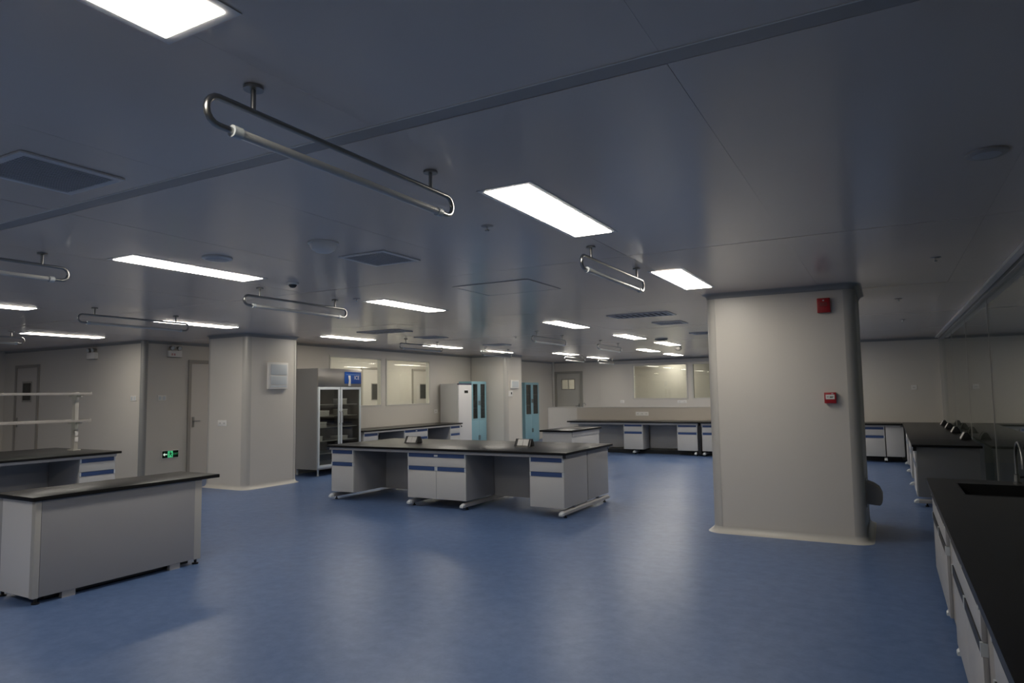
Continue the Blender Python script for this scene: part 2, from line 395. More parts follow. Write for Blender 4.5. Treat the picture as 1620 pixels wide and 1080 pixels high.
# door_3 in the farthest wall, with a lit vision panel
d = struct('door_3', MB().box(-10.24, -10.15, YB-.03, YB+.1, 0, 2.26).box(-9.25, -9.16, YB-.03, YB+.1, 0, 2.26).box(-10.15, -9.25, YB-.03, YB+.1, 2.18, 2.26), M['gdframe'], 'grey far door with a small bright two pane window', 'door')
lf = MB().box(-10.15, -9.97, YB+.02, YB+.06, .01, 2.18).box(-9.47, -9.25, YB+.02, YB+.06, .01, 2.18).box(-9.97, -9.47, YB+.02, YB+.06, .01, 1.63).box(-9.97, -9.47, YB+.02, YB+.06, 1.99, 2.18).build('door_leaf', M['gdoor'], d)
MB().box(-9.98, -9.95, YB+.01, YB+.07, 1.62, 2.0).box(-9.49, -9.46, YB+.01, YB+.07, 1.62, 2.0).box(-9.95, -9.49, YB+.01, YB+.07, 1.62, 1.65).box(-9.95, -9.49, YB+.01, YB+.07, 1.97, 2.0).box(-9.73, -9.71, YB+.01, YB+.07, 1.65, 1.97).build('vision_frame', M['gdframe'], lf)
B(-9.95, -9.73, YB+.036, YB+.042, 1.65, 1.97).build('vision_pane', M['glass'], lf); B(-9.71, -9.49, YB+.036, YB+.042, 1.65, 1.97).build('vision_pane', M['glass'], lf)
handle(lf, -9.32, YB+.02, 1.05, 0, -1, (-1, 0))
# ---- glass partition on the right
GX = 1.05
gp = struct('wall_right', MB().box(GX-.04, GX+.04, Y0, YP, H-.05, H).box(GX-.04, GX+.04, Y0, YP, 0, .06), M['alu'], 'glass partition on the right, dark room behind it', 'glass wall')
gy = [Y0, -2.2, -.6, 1.9, 4.4, 6.9, 9.4, 11.9, 14.35, YP]
for a, b in zip(gy[:-1], gy[1:]):
    B(GX-.005, GX+.005, a+.004, b-.004, .06, H-.05).build('glass_pane', M['glassdark'], gp)
for a in gy[3:-1]:
    B(GX-.009, GX+.009, a-.006, a+.006, .06, H-.05).build('joint_strip', M['alu'], gp)
struct('trim_10', MB().box(GX-.06, GX+.06, YP-.05, YP, 0, H), M['cove'], 'slim post where the glass partition meets the back wall', 'post')
struct('trim_11', B(GX-.12, GX-.06, Y0, YP-.05, H-.03, H), M['palestrip'], 'pale ceiling strip running along the glass partition', 'ceiling strip')

# ================================================================== CEILING FIXTURES
def proto_light():
    t = thing('ceiling_light', 'x', 'ceiling light', (0, 0, H), 0, 'ceiling light panels')
    fr = MB(); a, b, i = .162, .632, .032
    fr.box(-a, -a+i, -b, b, -.004, -.001).box(a-i, a, -b, b, -.004, -.001).box(-a+i, a-i, -b, -b+i, -.004, -.001).box(-a+i, a-i, b-i, b, -.004, -.001)
    fr.build('light_frame', M['frame'], t)
    B(-a+i, a-i, -b+i, b-i, -.0075, -.0015).build('diffuser', M['lamp'], t)      # the diffuser stands a little proud of its frame
    return t
LIGHTS = [
    (-1.69, .60, 'lit ceiling panel cut off by the top edge of the photo, nearest the camera'),
    (-1.69, 3.62, 'large lit ceiling panel right of centre, in front of the short hanging tube rail'),
    (-5.03, 3.62, 'long lit ceiling panel left of centre, nearest the round white sounder disc'),
    (-1.67, 6.47, 'lit ceiling panel just left of the top of the big column'),
    (-5.03, 6.52, 'lit ceiling panel above the first window, right of the left column'),
    (-8.80, 3.60, 'lit ceiling panel touching the left edge of the photo, upper of the two there'),
    (-12.05, 6.27, 'lit ceiling panel above the left door and reagent shelf'),
    (-8.80, 6.42, 'lit ceiling panel crossing the hanging rail in front of the left column'),
    (-8.77, 9.58, 'lit ceiling panel above the glass door fridge'),
    (-8.74, 12.62, 'lit ceiling panel above the white upright freezer'),
    (-8.74, 15.05, 'lit ceiling panel above the narrow pillar'),
    (-4.39, 9.77, 'largest lit panel of the far group, over the right end of the island'),
    (-4.36, 12.70, 'lit panel second nearest in the far right row of ceiling lights'),
    (-4.30, 15.10, 'rightmost lit panel in the far group, before the brown dome'),
    (-5.42, 17.20, 'lit panel above the left side of the wide far window'),
    (-5.44, 19.65, 'last lit panel above the right side of the wide far window'),
    (-7.78, 17.20, 'lit panel above the grey far door'),
    (-7.84, 19.75, 'farthest lit panel just right of the grey far door'),
    (-5.03, .60, 'lit ceiling panel above the near white bench, outside the left of the frame'),
    (-8.80, .60, 'lit ceiling panel outside the left edge of the frame'),
    (-5.03, -2.4, 'lit ceiling panel behind the camera, in line with the near white bench'),
    (-8.80, -2.4, 'lit ceiling panel behind the camera at the far left'),
    (-12.05, 3.3, 'lit ceiling panel beyond the left frame edge over the reagent shelf bench'),
    (-15.30, 3.3, 'lit ceiling panel in the far left corner outside the frame'),
    (-1.67, 9.9, 'lit ceiling panel hidden directly behind the big column'),
    (-1.67, 12.7, 'lit ceiling panel hidden behind the big column, second row'),
    (-1.67, 15.1, 'lit ceiling panel hidden behind the big column, near the right back wall'),
    (-11.15, 11.4, 'lit ceiling panel in the passage behind the first window'),
    (-11.15, 13.5, 'unseen lit ceiling panel added in the passage to brighten the two left windows'),  # added out of view for more light behind the left windows
    (-3.05, 17.2, 'unseen lit ceiling panel added behind the big column to brighten the farthest wall'),  # this and the next are added unseen to lift the farthest wall
    (-3.05, 19.65, 'second unseen lit ceiling panel added behind the big column for the farthest wall'),
    (-11.15, 15.6, 'lit ceiling panel in the passage behind the second window'),
    (-6.40, 22.4, 'lit ceiling panel in the room behind the far windows'),
    (-9.60, 22.4, 'lit ceiling panel behind the grey far door'),
]
pl = proto_light()
for i, (x, y, lab) in enumerate(LIGHTS):
    if i == 0: pl.location = (x, y, H); pl['label'] = lab
    else: dup(pl, (x, y, H), 0, lab)

def proto_rail():
    t = thing('hanging_tube_lamp', 'x', 'hanging lamp', (0, 0, H), 0, 'hanging tube lamps on steel rails')
    up, lo, e = -.09, -.185, .655
    r = (up-lo)/2; c = (up+lo)/2
    pts = []
    for k in range(0, 9):
        a = -PI/2-PI*k/8*.95 if False else PI/2+PI*(1-k/8)
        pts.append((0, -e+r*math.cos(a), c+r*math.sin(a)))
    L = [(0, -e+.05, lo)]+pts+[(0, -e+.1, up)]
    Rr = [(p[0], -p[1], p[2]) for p in reversed(L)]
    MB().tube(L+Rr, .0115, 10).build('rail', M['dsteel'], t, smooth=True)
    MB().tube([(0, -e+.08, lo), (0, e-.08, lo)], .0165, 12).build('lamp_tube', M['tubeglass'], t, smooth=True)
    for s in (-1, 1):
        MB().tube([(0, s*(e-.085), lo), (0, s*(e-.05), lo)], .021, 14).build('tube_socket', M['cap'], t, smooth=True)
        p = MB().tube([(0, s*.52, up), (0, s*.52, -.008)], .009, 10).build('post', M['dsteel'], t, smooth=True)
        MB().lathe([(.034, -.012), (.034, -.002), (.03, -.001)], (0, s*.52, 0), 20).build('flange', M['dsteel'], p, smooth=True)
    return t
RAILS = [
    (-1.87, 2.08, 'largest hanging tube lamp on steel rail, nearest the camera'),
    (-5.36, 2.10, 'hanging tube lamp rail cut by the left edge, above the upper left light'),
    (-8.11, 5.07, 'hanging tube lamp rail overlapping a lit panel left of the left column'),
    (-5.365, 5.11, 'hanging tube lamp rail in front of the top of the left column'),
    (-1.86, 5.11, 'short looking hanging tube lamp between two bright panels near the big column'),
    (-11.94, 4.92, 'small hanging tube lamp end at the left edge above the reagent shelf'),
    (-8.05, 10.88, 'hanging tube lamp rail in front of the second window top'),
    (-5.28, 10.98, 'hanging tube lamp rail right of the narrow pillar top, left of the far lights'),
    (-5.16, 13.68, 'hanging tube lamp rail among the far lights over the grey bench'),
    (-8.08, 13.90, 'hanging tube lamp rail directly above the narrow pillar'),
    (-7.73, 17.70, 'hanging tube lamp above the top of the grey far door'),
    (-7.71, 20.13, 'farthest hanging tube lamp, right of the grey far door'),
]
pr_ = proto_rail()
for i, (x, y, lab) in enumerate(RAILS):
    if i == 0: pr_.location = (x, y, H); pr_['label'] = lab
    else: dup(pr_, (x, y, H), 0, lab)

def vent(x0, x1, y0, y1, label, n=14, along='y'):
    cx, cy = (x0+x1)/2, (y0+y1)/2; a, b = (x1-x0)/2, (y1-y0)/2
    t = thing('ceiling_vent', label, 'ceiling vent', (cx, cy, H), 0, 'louvred ceiling vents'); i = .035
    MB().box(-a, -a+i, -b, b, -.012, -.001).box(a-i, a, -b, b, -.012, -.001).box(-a+i, a-i, -b, -b+i, -.012, -.001).box(-a+i, a-i, b-i, b, -.012, -.001).build('vent_frame', M['frame'], t, bevel=.003)
    B(-a+i, a-i, -b+i, b-i, -.003, -.001).build('duct_back', M['ventdark'], t)
    sl = None
    for k in range(n):
        u = (k+.5)/n
        if along == 'y':
            x = -a+i+(2*a-2*i)*u; wv = (2*a-2*i)/n*.24
            mb = B(x-wv, x+wv, -b+i, b-i, -.010, -.006)
        else:
            y = -b+i+(2*b-2*i)*u; wv = (2*b-2*i)/n*.30
            mb = B(-a+i, a-i, y-wv, y+wv, -.010, -.004)
        mb.build('slat', M['vent'], t)
    return t
vent(-3.67, -3.20, 1.46, 1.92, 'large louvred ceiling vent at the upper left, nearest the camera', 18)
vent(-3.65, -3.20, 3.86, 4.31, 'square louvred ceiling vent beside the white dome detector')
vent(-3.40, -2.53, 8.90, 9.35, 'wide dark ceiling vent left of the far lights, nearest of three there', 10)
vent(-3.16, -2.70, 10.22, 10.67, 'small dark ceiling vent between the far lights and the big column', 10)
vent(-3.16, -2.70, 12.50, 12.95, 'dark ceiling vent half hidden behind the top left of the big column', 10)
vent(-7.82, -6.96, 8.72, 9.15, 'long dark ceiling vent above the first window', 10)
vent(-7.70, -7.22, 10.15, 10.6, 'dark ceiling vent above the second window', 10)
vent(-7.70, -7.22, 12.62, 13.05, 'dark ceiling vent in front of the narrow pillar', 10)
# access hatch
t = thing('ceiling_hatch', 'flush square ceiling hatch outlined by thin dark lines in mid ceiling', 'ceiling hatch', (-3.33, 5.95, H))
MB().box(-.43, -.424, -.36, .36, -.005, -.001).box(.424, .43, -.36, .36, -.005, -.001).box(-.424, .424, -.36, -.354, -.005, -.001).box(-.424, .424, .354, .36, -.005, -.001).build('hatch_frame', M['batten'], t)
B(-.419, .419, -.349, .349, -.004, -.001).build('hatch_panel', M['ceil'], t)

def lathe_thing(name, label, cat, x, y, parts, group=None):
    t = thing(name, label, cat, (x, y, H), 0, group)
    for pn, prof, m in parts: MB().lathe(prof, (0, 0, 0), 24).build(pn, M[m], t, smooth=True)
    return t
lathe_thing('smoke_detector', 'large white dome detector on the ceiling left of the square vent', 'smoke detector', -3.40, 3.45,
    [('detector_base', [(.105, -.014), (.105, -.001), (.09, -.0005)], 'detector'), ('detector_dome', [(.012, -.078), (.05, -.072), (.078, -.055), (.092, -.03), (.094, -.012)], 'detector')])
lathe_thing('ceiling_speaker', 'flat round white disc on the ceiling beside the long left light', 'ceiling speaker', -4.45, 3.40,
    [('disc_rim', [(.10, -.02), (.11, -.012), (.11, -.001), (.10, -.0005)], 'detector'), ('disc_grille', [(.01, -.024), (.07, -.023), (.095, -.018), (.096, -.01)], 'vent')])
t = lathe_thing('ceiling_camera', 'small white dome camera on the ceiling above the left column', 'camera', -4.87, 4.55,
    [('camera_base', [(.05, -.02), (.055, -.012), (.055, -.001), (.05, -.0005)], 'detector'), ('camera_dome', [(.006, -.05), (.024, -.045), (.036, -.03), (.038, -.016)], 'dark')])
lathe_thing('smoke_detector', 'brown dome detector under the far ceiling beside the last lights', 'smoke detector', -4.28, 15.9,
    [('detector_base', [(.07, -.03), (.075, -.02), (.075, -.001), (.07, -.0005)], 'tile'), ('detector_dome', [(.01, -.12), (.05, -.11), (.075, -.08), (.078, -.04), (.074, -.025)], 'tile')])
lathe_thing('ceiling_speaker', 'dark flat ceiling disc between two far light panels', 'ceiling speaker', -4.02, 13.64,
    [('disc_rim', [(.12, -.02), (.13, -.012), (.13, -.001), (.12, -.0005)], 'tile'), ('disc_grille', [(.01, -.03), (.07, -.028), (.11, -.019), (.112, -.01)], 'ventdark')])
lathe_thing('ceiling_speaker', 'faint round ceiling disc at the upper right of the dark ceiling', 'ceiling speaker', .45, 3.70,
    [('disc_rim', [(.075, -.016), (.085, -.01), (.085, -.001), (.08, -.0005)], 'batten'), ('disc_grille', [(.01, -.018), (.05, -.017), (.07, -.014), (.072, -.008)], 'vent')])
for x, y, lab in ((-2.19, 3.66, 'small concealed sprinkler plate left of the large lit panel'), (.40, 6.52, 'small sprinkler plate on the dark ceiling right of the big column'),
                  (.17, 9.30, 'small sprinkler plate beyond the big column, middle of three'), (.26, 12.2, 'farthest small sprinkler plate near the right back wall'),
                  (-5.11, 5.70, 'small pendent sprinkler beside the lit panel above the first window'), (-12.3, 6.9, 'small sprinkler plate below the light at the far left'),
                  (-6.1, 11.2, 'small sprinkler plate left of the far hanging rails')):
    lathe_thing('sprinkler', lab, 'sprinkler', x, y, [('sprinkler_plate', [(.036, -.006), (.04, -.003), (.04, -.001), (.036, -.0005)], 'batten'), ('sprinkler_head', [(.004, -.034), (.014, -.032), (.015, -.028), (.006, -.024), (.007, -.004)], 'chrome')], 'ceiling sprinklers')

# ================================================================== LAB FURNITURE
TOP, TH = .80, .032
def worktop(x0, x1, y0, y1, label, hole=None):
    mb = MB()
    if hole:
        a, b, c, d = hole
        mb.box(x0, a, y0, y1, TOP-TH, TOP).box(b, x1, y0, y1, TOP-TH, TOP).box(a, b, y0, c, TOP-TH, TOP).box(a, b, d, y1, TOP-TH, TOP)
        return tag(mb.build('worktop', M['black']), label, 'worktop')
    mb.box(x0, x1, y0, y1, TOP-TH, TOP)
    return tag(mb.build('worktop', M['black'], bevel=.005), label, 'worktop')
CB = TOP-TH-.001
def cabinet(loc, rz, wd, dp, label, kind='drawer_door', z0=.12, strip='blue', body='lgrey', front='white', group=None, doors=None, hollow=False):
    """front faces local -Y at y=0, body extends to +Y; x from -wd/2 to wd/2"""
    t = thing('base_cabinet', label, 'cabinet', (loc[0], loc[1], z0), rz, group)
    a = wd/2; zt = CB-z0-.003
    if hollow: MB().box(-a, -a+.018, .019, dp, 0, zt).box(a-.018, a, .019, dp, 0, zt).box(-a+.018, a-.018, .019, dp, 0, .018).box(-a+.018, a-.018, dp-.012, dp, .018, zt).build('cabinet_body', M[body], t)
    else: B(-a, a, .019, dp, 0, zt).build('cabinet_body', M[body], t, bevel=.002)
    def pull(p, x0, x1, z1, mid=False):
        s = B(x0+.022, x1-.022, -.004, .0185, z1-.052, z1).build('pull_strip', M[strip], p)
        e = M['cap']
        B(x0+.003, x0+.022, -.006, .0185, z1-.052, z1).build('end_cap', e, p); B(x1-.022, x1-.003, -.006, .0185, z1-.052, z1).build('end_cap', e, p)
        if mid: B((x0+x1)/2-.03, (x0+x1)/2+.03, -.0065, -.0005, z1-.040, z1-.014).build('label_holder', e, p)
    tp = zt-.036
    nd = doors or (2 if wd > .75 else 1)
    if kind == 'plain':
        B(-a+.003, a-.003, 0, .018, .003, tp).build('door', M[front], t, bevel=.002)
        return t
    dr = B(-a+.003, a-.003, 0, .018, tp-.173, tp-.053).build('drawer', M[front], t, bevel=.002); pull(dr, -a, a, tp, nd > 1)
    z2 = tp-.177
    for k in range(nd):
        xa = -a+wd*k/nd; xb = -a+wd*(k+1)/nd
        d = B(xa+.003, xb-.002, 0, .018, .003, z2-.053).build('door', M[front], t, bevel=.002); pull(d, xa, xb, z2)
    return t
def foot(parent, x0, x1, y0, y1, axis, caps):
    """foot rail along axis with rounded end caps and levellers"""
    if axis == 'y':
        xc = (x0+x1)/2; prof = [(x0, .04), (x1, .04), (x1, .075), (xc+.012, .092), (xc-.012, .092), (x0, .075)]
        f = MB().prism(prof, 'y', y0, y1).build('foot_rail', M['lgrey'], parent, bevel=.004)
        for yy, s in ((y0, -1), (y1, 1)):
            if (s < 0 and 'a' in caps) or (s > 0 and 'b' in caps):
                rings = []
                for i in range(5):
                    q = i/4; k = math.sqrt(max(0, 1-(q*.9)**2)); rings.append([(xc+(p[0]-xc)*(.6+.4*k), yy+s*.055*q, .04+(p[1]-.04)*k) for p in prof])
                MB().loft(rings).build('foot_cap', M['cap'], f, smooth=True)
            MB().lathe([(.022, 0), (.022, .012), (.01, .016), (.01, .042)], (xc, yy-s*.09, 0), 12).build('leveller', M['blackp'], f, smooth=True)
    else:
        yc = (y0+y1)/2; prof = [(y0, .04), (y1, .04), (y1, .075), (yc+.012, .092), (yc-.012, .092), (y0, .075)]
        f = MB().prism(prof, 'x', x0, x1).build('foot_rail', M['lgrey'], parent, bevel=.004)
        for xx, s in ((x0, -1), (x1, 1)):
            if (s < 0 and 'a' in caps) or (s > 0 and 'b' in caps):
                rings = []
                for i in range(5):
                    q = i/4; k = math.sqrt(max(0, 1-(q*.9)**2)); rings.append([(xx+s*.055*q, yc+(p[0]-yc)*(.6+.4*k), .04+(p[1]-.04)*k) for p in prof])
                MB().loft(rings).build('foot_cap', M['cap'], f, smooth=True)
            MB().lathe([(.022, 0), (.022, .012), (.01, .016), (.01, .042)], (xx-s*.09, yc, 0), 12).build('leveller', M['blackp'], f, smooth=True)

# ---- island in the middle
IX0, IX1, IY0, IY1 = -7.34, -3.44, 7.55, 9.15
worktop(IX0, IX1, IY0, IY1, 'long black worktop of the central island bench')
fr = thing('lab_bench', 'steel frame with apron, back panel and foot rails under the central island', 'bench')
B(IX0+.03, IX1-.055, IY0+.025, IY0+.044, CB-.035, CB).build('apron', M['lgrey'], fr)
B(IX0+.03, IX1-.055, IY1-.044, IY1-.025, CB-.035, CB).build('apron', M['lgrey'], fr)
B(-7.28, -3.52, 8.338, 8.362, .10, CB).build('back_panel', M['lgrey'], fr)
B(IX1-.057, IX1-.028, IY0+.02, IY0+.05, CB-.04, CB).build('corner_block', M['blackp'], fr)
for x in (-7.27, -5.83, -4.96, -3.53):
    foot(fr, x-.03, x+.03, 7.60, 9.10, 'y', 'ab')
for x in (-7.27, -3.53):
    for yy in (7.95, 8.75): B(x-.02, x+.02, yy-.025, yy+.025, .088, .119).build('foot_bracket', M['dsteel'], fr)
cabinet((-7.075, 7.60), 0, .43, .735, 'single door drawer cabinet at the left end of the island', group='island cabinets')
cabinet((-5.395, 7.60), 0, .96, .735, 'double door drawer cabinet in the middle of the island', group='island cabinets')
cabinet((-3.735, 7.60), 0, .47, .735, 'single door drawer cabinet at the right end of the island', group='island cabinets')
cabinet((-7.075, 9.10), PI, .43, .735, 'rear cabinet at the left end of the island, hidden from the camera', group='island cabinets')  # unseen, added to stop light coming through under the island
cabinet((-5.395, 9.10), PI, .96, .735, 'rear double door cabinet in the middle of the island, hidden from the camera', group='island cabinets')  # unseen as well, added to block light from the rear
cabinet((-3.735, 9.10), PI, .47, .735, 'rear cabinet of the island showing only its grey right side', group='island cabinets')
def socket_box(loc, rz, label):
    t = thing('bench_socket', label, 'power socket', loc, rz, 'bench top power sockets')
    prof = [(-.062, 0), (.062, 0), (.05, .045), (.018, .098), (-.012, .098)]
    MB().prism(prof, 'x', -.085, .085).build('socket_body', M['tile'], t, bevel=.003)
    for s in (-1, 1): MB().prism([(p[0]*1.06, p[1]*1.03) for p in prof], 'x', s*.085, s*.125).build('end_cap', M['blackp'], t, bevel=.004)
    n = Vector((0, -.098, .05)).normalized()
    for s in (-1, 1):
        a = Vector((0, -.059, .012)); b = Vector((0, -.016, .090)); o = n*.004
        mb = MB(); xa, xb = (s*.003, s*.083)
        q = [Vector((xa, a.y, a.z)), Vector((xb, a.y, a.z)), Vector((xb, b.y, b.z)), Vector((xa, b.y, b.z))]
        mb.loft([[v for v in q], [v+o for v in q]]); pt = mb.build('socket_plate', M['detector'], t)
    return t
socket_box((-6.34, 8.34, TOP), 0, 'wedge shaped power socket box on the left part of the island top')
socket_box((-4.43, 8.34, TOP), 0, 'wedge shaped power socket box on the right part of the island top')

# ---- small bench near left
worktop(-6.2, -5.62, 2.75, 4.37, 'black worktop of the near left white bench')
bd = thing('lab_bench', 'white panelled body of the near left bench', 'bench', (0, 0, 0))
B(-5.668, -5.65, 2.83, 4.13, .05, CB).build('side_panel', M['sidegrey'], bd, bevel=.002)
B(-6.17, -5.70, 2.785, 2.805, .05, CB).build('end_panel', M['frame'], bd, bevel=.002)
B(-6.17, -5.70, 4.16, 4.18, .05, CB).build('end_panel', M['white'], bd, bevel=.002)
B(-6.17, -6.15, 2.86, 4.15, .05, CB).build('side_panel', M['lgrey'], bd, bevel=.002)
for x, y in ((-5.675, 2.82), (-5.675, 4.165), (-6.155, 2.82), (-6.155, 4.165)):
    B(x-.024, x+.026, y-.036, y+.008 if y < 3 else y+.036, .045, CB).build('corner_post', M['alu'] if x > -6 else M['lgrey'], bd, bevel=.004)
    MB().lathe([(.028, 0), (.028, .012), (.012, .016), (.012, .048)], (x, y, 0), 12).build('foot', M['blackp'], bd, smooth=True)
B(-6.12, -5.72, 2.9, 4.12, .012, .045).build('plinth', M['blackp'], bd)
for y in (3.05, 3.95): B(-5.70, -5.66, y-.05, y+.05, 0, .05).build('foot_block', M['lgrey'], bd)

# ---- reagent shelf bench far left
worktop(-11.1, -9.42, 2.3, 5.72, 'black worktop of the left bench carrying the reagent shelf')
fr = thing('lab_bench', 'steel frame and panels under the left reagent shelf bench', 'bench')
B(-9.455, -9.44, 2.35, 5.66, CB-.035, CB).build('apron', M['lgrey'], fr)
B(-10.27, -10.25, 2.4, 5.6, .12, CB).build('back_panel', M['lgrey'], fr)
B(-11.06, -9.50, 5.665, 5.68, CB-.04, CB).build('end_apron', M['lgrey'], fr)
for y in (5.55, 3.9, 2.5): foot(fr, -11.02, -9.52, y-.03, y+.03, 'x', 'ab')
cabinet((-9.465, 5.42), PI/2, .48, .75, 'drawer cabinet with blue pulls under the left reagent shelf bench')
cabinet((-9.465, 3.6), PI/2, .9, .75, 'drawer cabinet under the reagent shelf bench near the left frame edge')
rs = thing('reagent_shelf', 'two tier aluminium reagent shelf with glass boards on the left bench', 'shelf', (-10.26, 4.0, TOP))
for y in (1.53, .2, -1.2):
    p = B(-.045, .045, y-.025, y+.025, 0, .83).build('shelf_post', M['alu'], rs, bevel=.004)
    B(-.08, .08, y-.05, y+.05, 0, .012).build('post_base', M['alu'], p)
    if y > 1:
        for z in (.12, .205): B(.046, .056, y-.022, y+.022, z, z+.07).build('socket_plate', M['detector'], p, bevel=.002)
for z in (.405, .79):
    b = B(-.17, .17, -1.5, 1.64, z+.012, z+.02).build('shelf_board', M['shelfglass'], rs)
    for s in (-1, 1): B(s*.17, s*.185, -1.5, 1.66, z, z+.032).build('shelf_rail', M['batten'], b, bevel=.003)
    B(-.17, .17, 1.645, 1.66, z, z+.045).build('shelf_rail', M['alu'], b)
    for y in (1.53, .2, -1.2): B(-.16, .16, y-.012, y+.012, z-.03, z+.011).build('shelf_bracket', M['alu'], b)

# ---- bench along the window wall
worktop(WL+.02, -9.5, 10.8, 14.56, 'black worktop below the left windows, between fridge and white freezer')
fr = thing('lab_bench', 'steel frame and back panels under the window wall bench', 'bench')
B(-9.517, -9.504, 10.84, 14.5, CB-.035, CB).build('apron', M['lgrey'], fr)
for a, b in ((11.31, 12.19), (13.10, 14.02)): B(WL+.04, WL+.055, a, b, .12, CB).build('back_panel', M['lgrey'], fr)
for y in (10.9, 12.3, 13.0, 14.42): foot(fr, WL+.05, -9.56, y-.03, y+.03, 'x', 'b')
cabinet((-9.525, 11.08), PI/2, .46, .7, 'drawer cabinet under the window bench, next to the fridge')
cabinet((-9.525, 12.645), PI/2, .89, .7, 'wide drawer cabinet in the middle under the window bench')
cabinet((-9.525, 14.25), PI/2, .44, .7, 'drawer cabinet under the window bench, next to the white freezer')

# ---- small grey bench beyond the island
worktop(-6.02, -5.31, 11.97, 13.47, 'black worktop of the small grey bench beyond the island')
bd = thing('lab_bench', 'grey panelled body of the small bench beyond the island', 'bench')
B(-5.96, -5.37, 12.02, 12.04, .08, CB).build('end_panel', M['white'], bd, bevel=.002)
B(-5.96, -5.37, 13.40, 13.42, .08, CB).build('end_panel', M['white'], bd, bevel=.002)
B(-5.37, -5.35, 12.02, 13.42, .08, CB).build('side_panel', M['white'], bd, bevel=.002)
B(-5.98, -5.96, 12.02, 13.42, .08, CB).build('side_panel', M['white'], bd, bevel=.002)
B(-5.348, -5.338, 12.03, 13.41, CB-.09, CB-.001).build('apron', M['lgrey'], bd)
for x in (-5.93, -5.4):
    for y in (12.08, 13.36): MB().lathe([(.026, 0), (.026, .012), (.012, .016), (.012, .085)], (x, y, 0), 12).build('foot', M['blackp'], bd, smooth=True)

# ---- long far bench in front of the low partition
worktop(-7.27, -3.90, 16.04, YP-.015, 'black worktop of the long far bench, left section')
worktop(-3.89, -1.3, 16.04, YP-.015, 'black worktop of the far bench continuing behind the big column')
fr = thing('lab_bench', 'steel frame and panels under the long far bench', 'bench')
B(-7.2, -3.93, 16.075, 16.09, CB-.045, CB).build('apron', M['lgrey'], fr); B(-3.86, -1.35, 16.075, 16.09, CB-.045, CB).build('apron', M['lgrey'], fr)
for a, b in ((-7.2, -5.78), (-5.25, -4.45)): B(a, b, 16.62, 16.64, .12, CB).build('back_panel', M['lgrey'], fr)
B(-3.935, -3.865, 16.08, 16.7, .05, CB-.05).build('joint_post', M['blackp'], fr)
for x in (-7.1, -5.5, -4.0, -3.80): foot(fr, x-.03, x+.03, 16.1, 16.7, 'y', 'a')
B(-7.2, -1.4, 16.45, 16.47, .0, .09).build('plinth', M['blackp'], fr)
cabinet((-5.52, 16.10), 0, .49, .5, 'drawer cabinet under the far bench, standing alone in the middle')
cabinet((-4.19, 16.10), 0, .48, .5, 'drawer cabinet left of the dark joint under the far bench')
cabinet((-3.61, 16.10), 0, .48, .5, 'drawer cabinet right of the dark joint, cut off by the big column')
# ---- right back bench
worktop(-1.15, .235, 16.04, YP-.015, 'black worktop against the back wall right of the big column')
fr = thing('lab_bench', 'steel frame under the right back wall bench', 'bench')
B(-1.1, .2, 16.075, 16.09, CB-.04, CB).build('apron', M['lgrey'], fr)
B(-1.1, .2, 16.45, 16.47, 0, .09).build('plinth', M['blackp'], fr)
for x in (-1.0, -.09): foot(fr, x-.03, x+.03, 16.1, 16.7, 'y', 'a')
cabinet((-.32, 16.10), 0, .46, .6, 'drawer cabinet at the back wall just right of the big column')
cabinet((.09, 16.10), 0, .33, .6, 'plain white corner cabinet where the two right benches meet', kind='plain')
# ---- right far bench along the glass
RX0, RX1 = .24, 1.0
worktop(RX0, RX1, 10.22, YP-.015, 'black worktop of the far right bench along the glass partition')
fr = thing('lab_bench', 'grey end panel and foot rails of the far right bench', 'bench')
B(RX0+.05, RX1-.03, 10.27, 10.29, .13, CB).build('end_panel', M['dgrey'], fr, bevel=.002)
B(RX0+.012, RX0+.05, 10.24, 10.29, CB-.05, CB).build('corner_block', M['blackp'], fr)
for y in (10.36, 12.2, 14.1, 15.5): foot(fr, RX0+.05, RX1-.05, y-.03, y+.03, 'x', 'a')
cabinet((RX0+.035, 10.80), -PI/2, .9, .7, 'nearest cabinet under the far right bench, seen edge on')
cabinet((RX0+.035, 12.85), -PI/2, .9, .7, 'middle cabinet under the far right bench, seen edge on')
cabinet((RX0+.035, 14.9), -PI/2, .9, .7, 'farthest cabinet under the far right bench, seen edge on')
for y, lab in ((11.5, 'nearest of four small power socket boxes on the far right bench'), (13.1, 'second nearest of four power socket boxes on the far right bench'),
               (14.4, 'third of four power socket boxes on the far right bench'), (15.6, 'farthest of four power socket boxes on the far right bench')):
    socket_box((.93, y, TOP), -PI/2, lab)
# ---- near right bench with sink
worktop(RX0, RX1, 1.0, 6.49, 'black worktop of the near right bench with a sink cut out', hole=(.42, .86, 5.58, 6.22))
fr = thing('lab_bench', 'steel frame, recessed panels and foot rails under the near right bench', 'bench')
B(RX0+.02, RX0+.032, 1.05, 6.44, CB-.035, CB).build('apron', M['lgrey'], fr)
B(RX0+.04, RX1-.03, 6.42, 6.44, .12, CB-.001).build('end_panel', M['lgrey'], fr, bevel=.002)
for a, b in ((4.56, 4.99), (2.86, 3.19)): B(RX0+.05, RX0+.068, a, b, .12, CB-.036).build('filler_panel', M['dframe'], fr)
for y in (5.38, 4.62, 4.1, 3.2, 2.4, 1.3): foot(fr, RX0+.085, RX1-.06, y-.03, y+.03, 'x', 'a')
cabinet((RX0+.03, 5.70), -PI/2, 1.38, .7, 'cabinet under the sink at the far end of the near right bench', strip='blackp', front='lgrey', doors=2, hollow=True)
cabinet((RX0+.03, 3.875), -PI/2, 1.34, .7, 'middle drawer cabinet of the near right bench, seen at a steep angle', strip='blackp', front='lgrey', doors=2)
cabinet((RX0+.03, 2.15), -PI/2, 1.38, .7, 'nearest drawer cabinet at the lower right corner', strip='blackp', front='lgrey', doors=2)
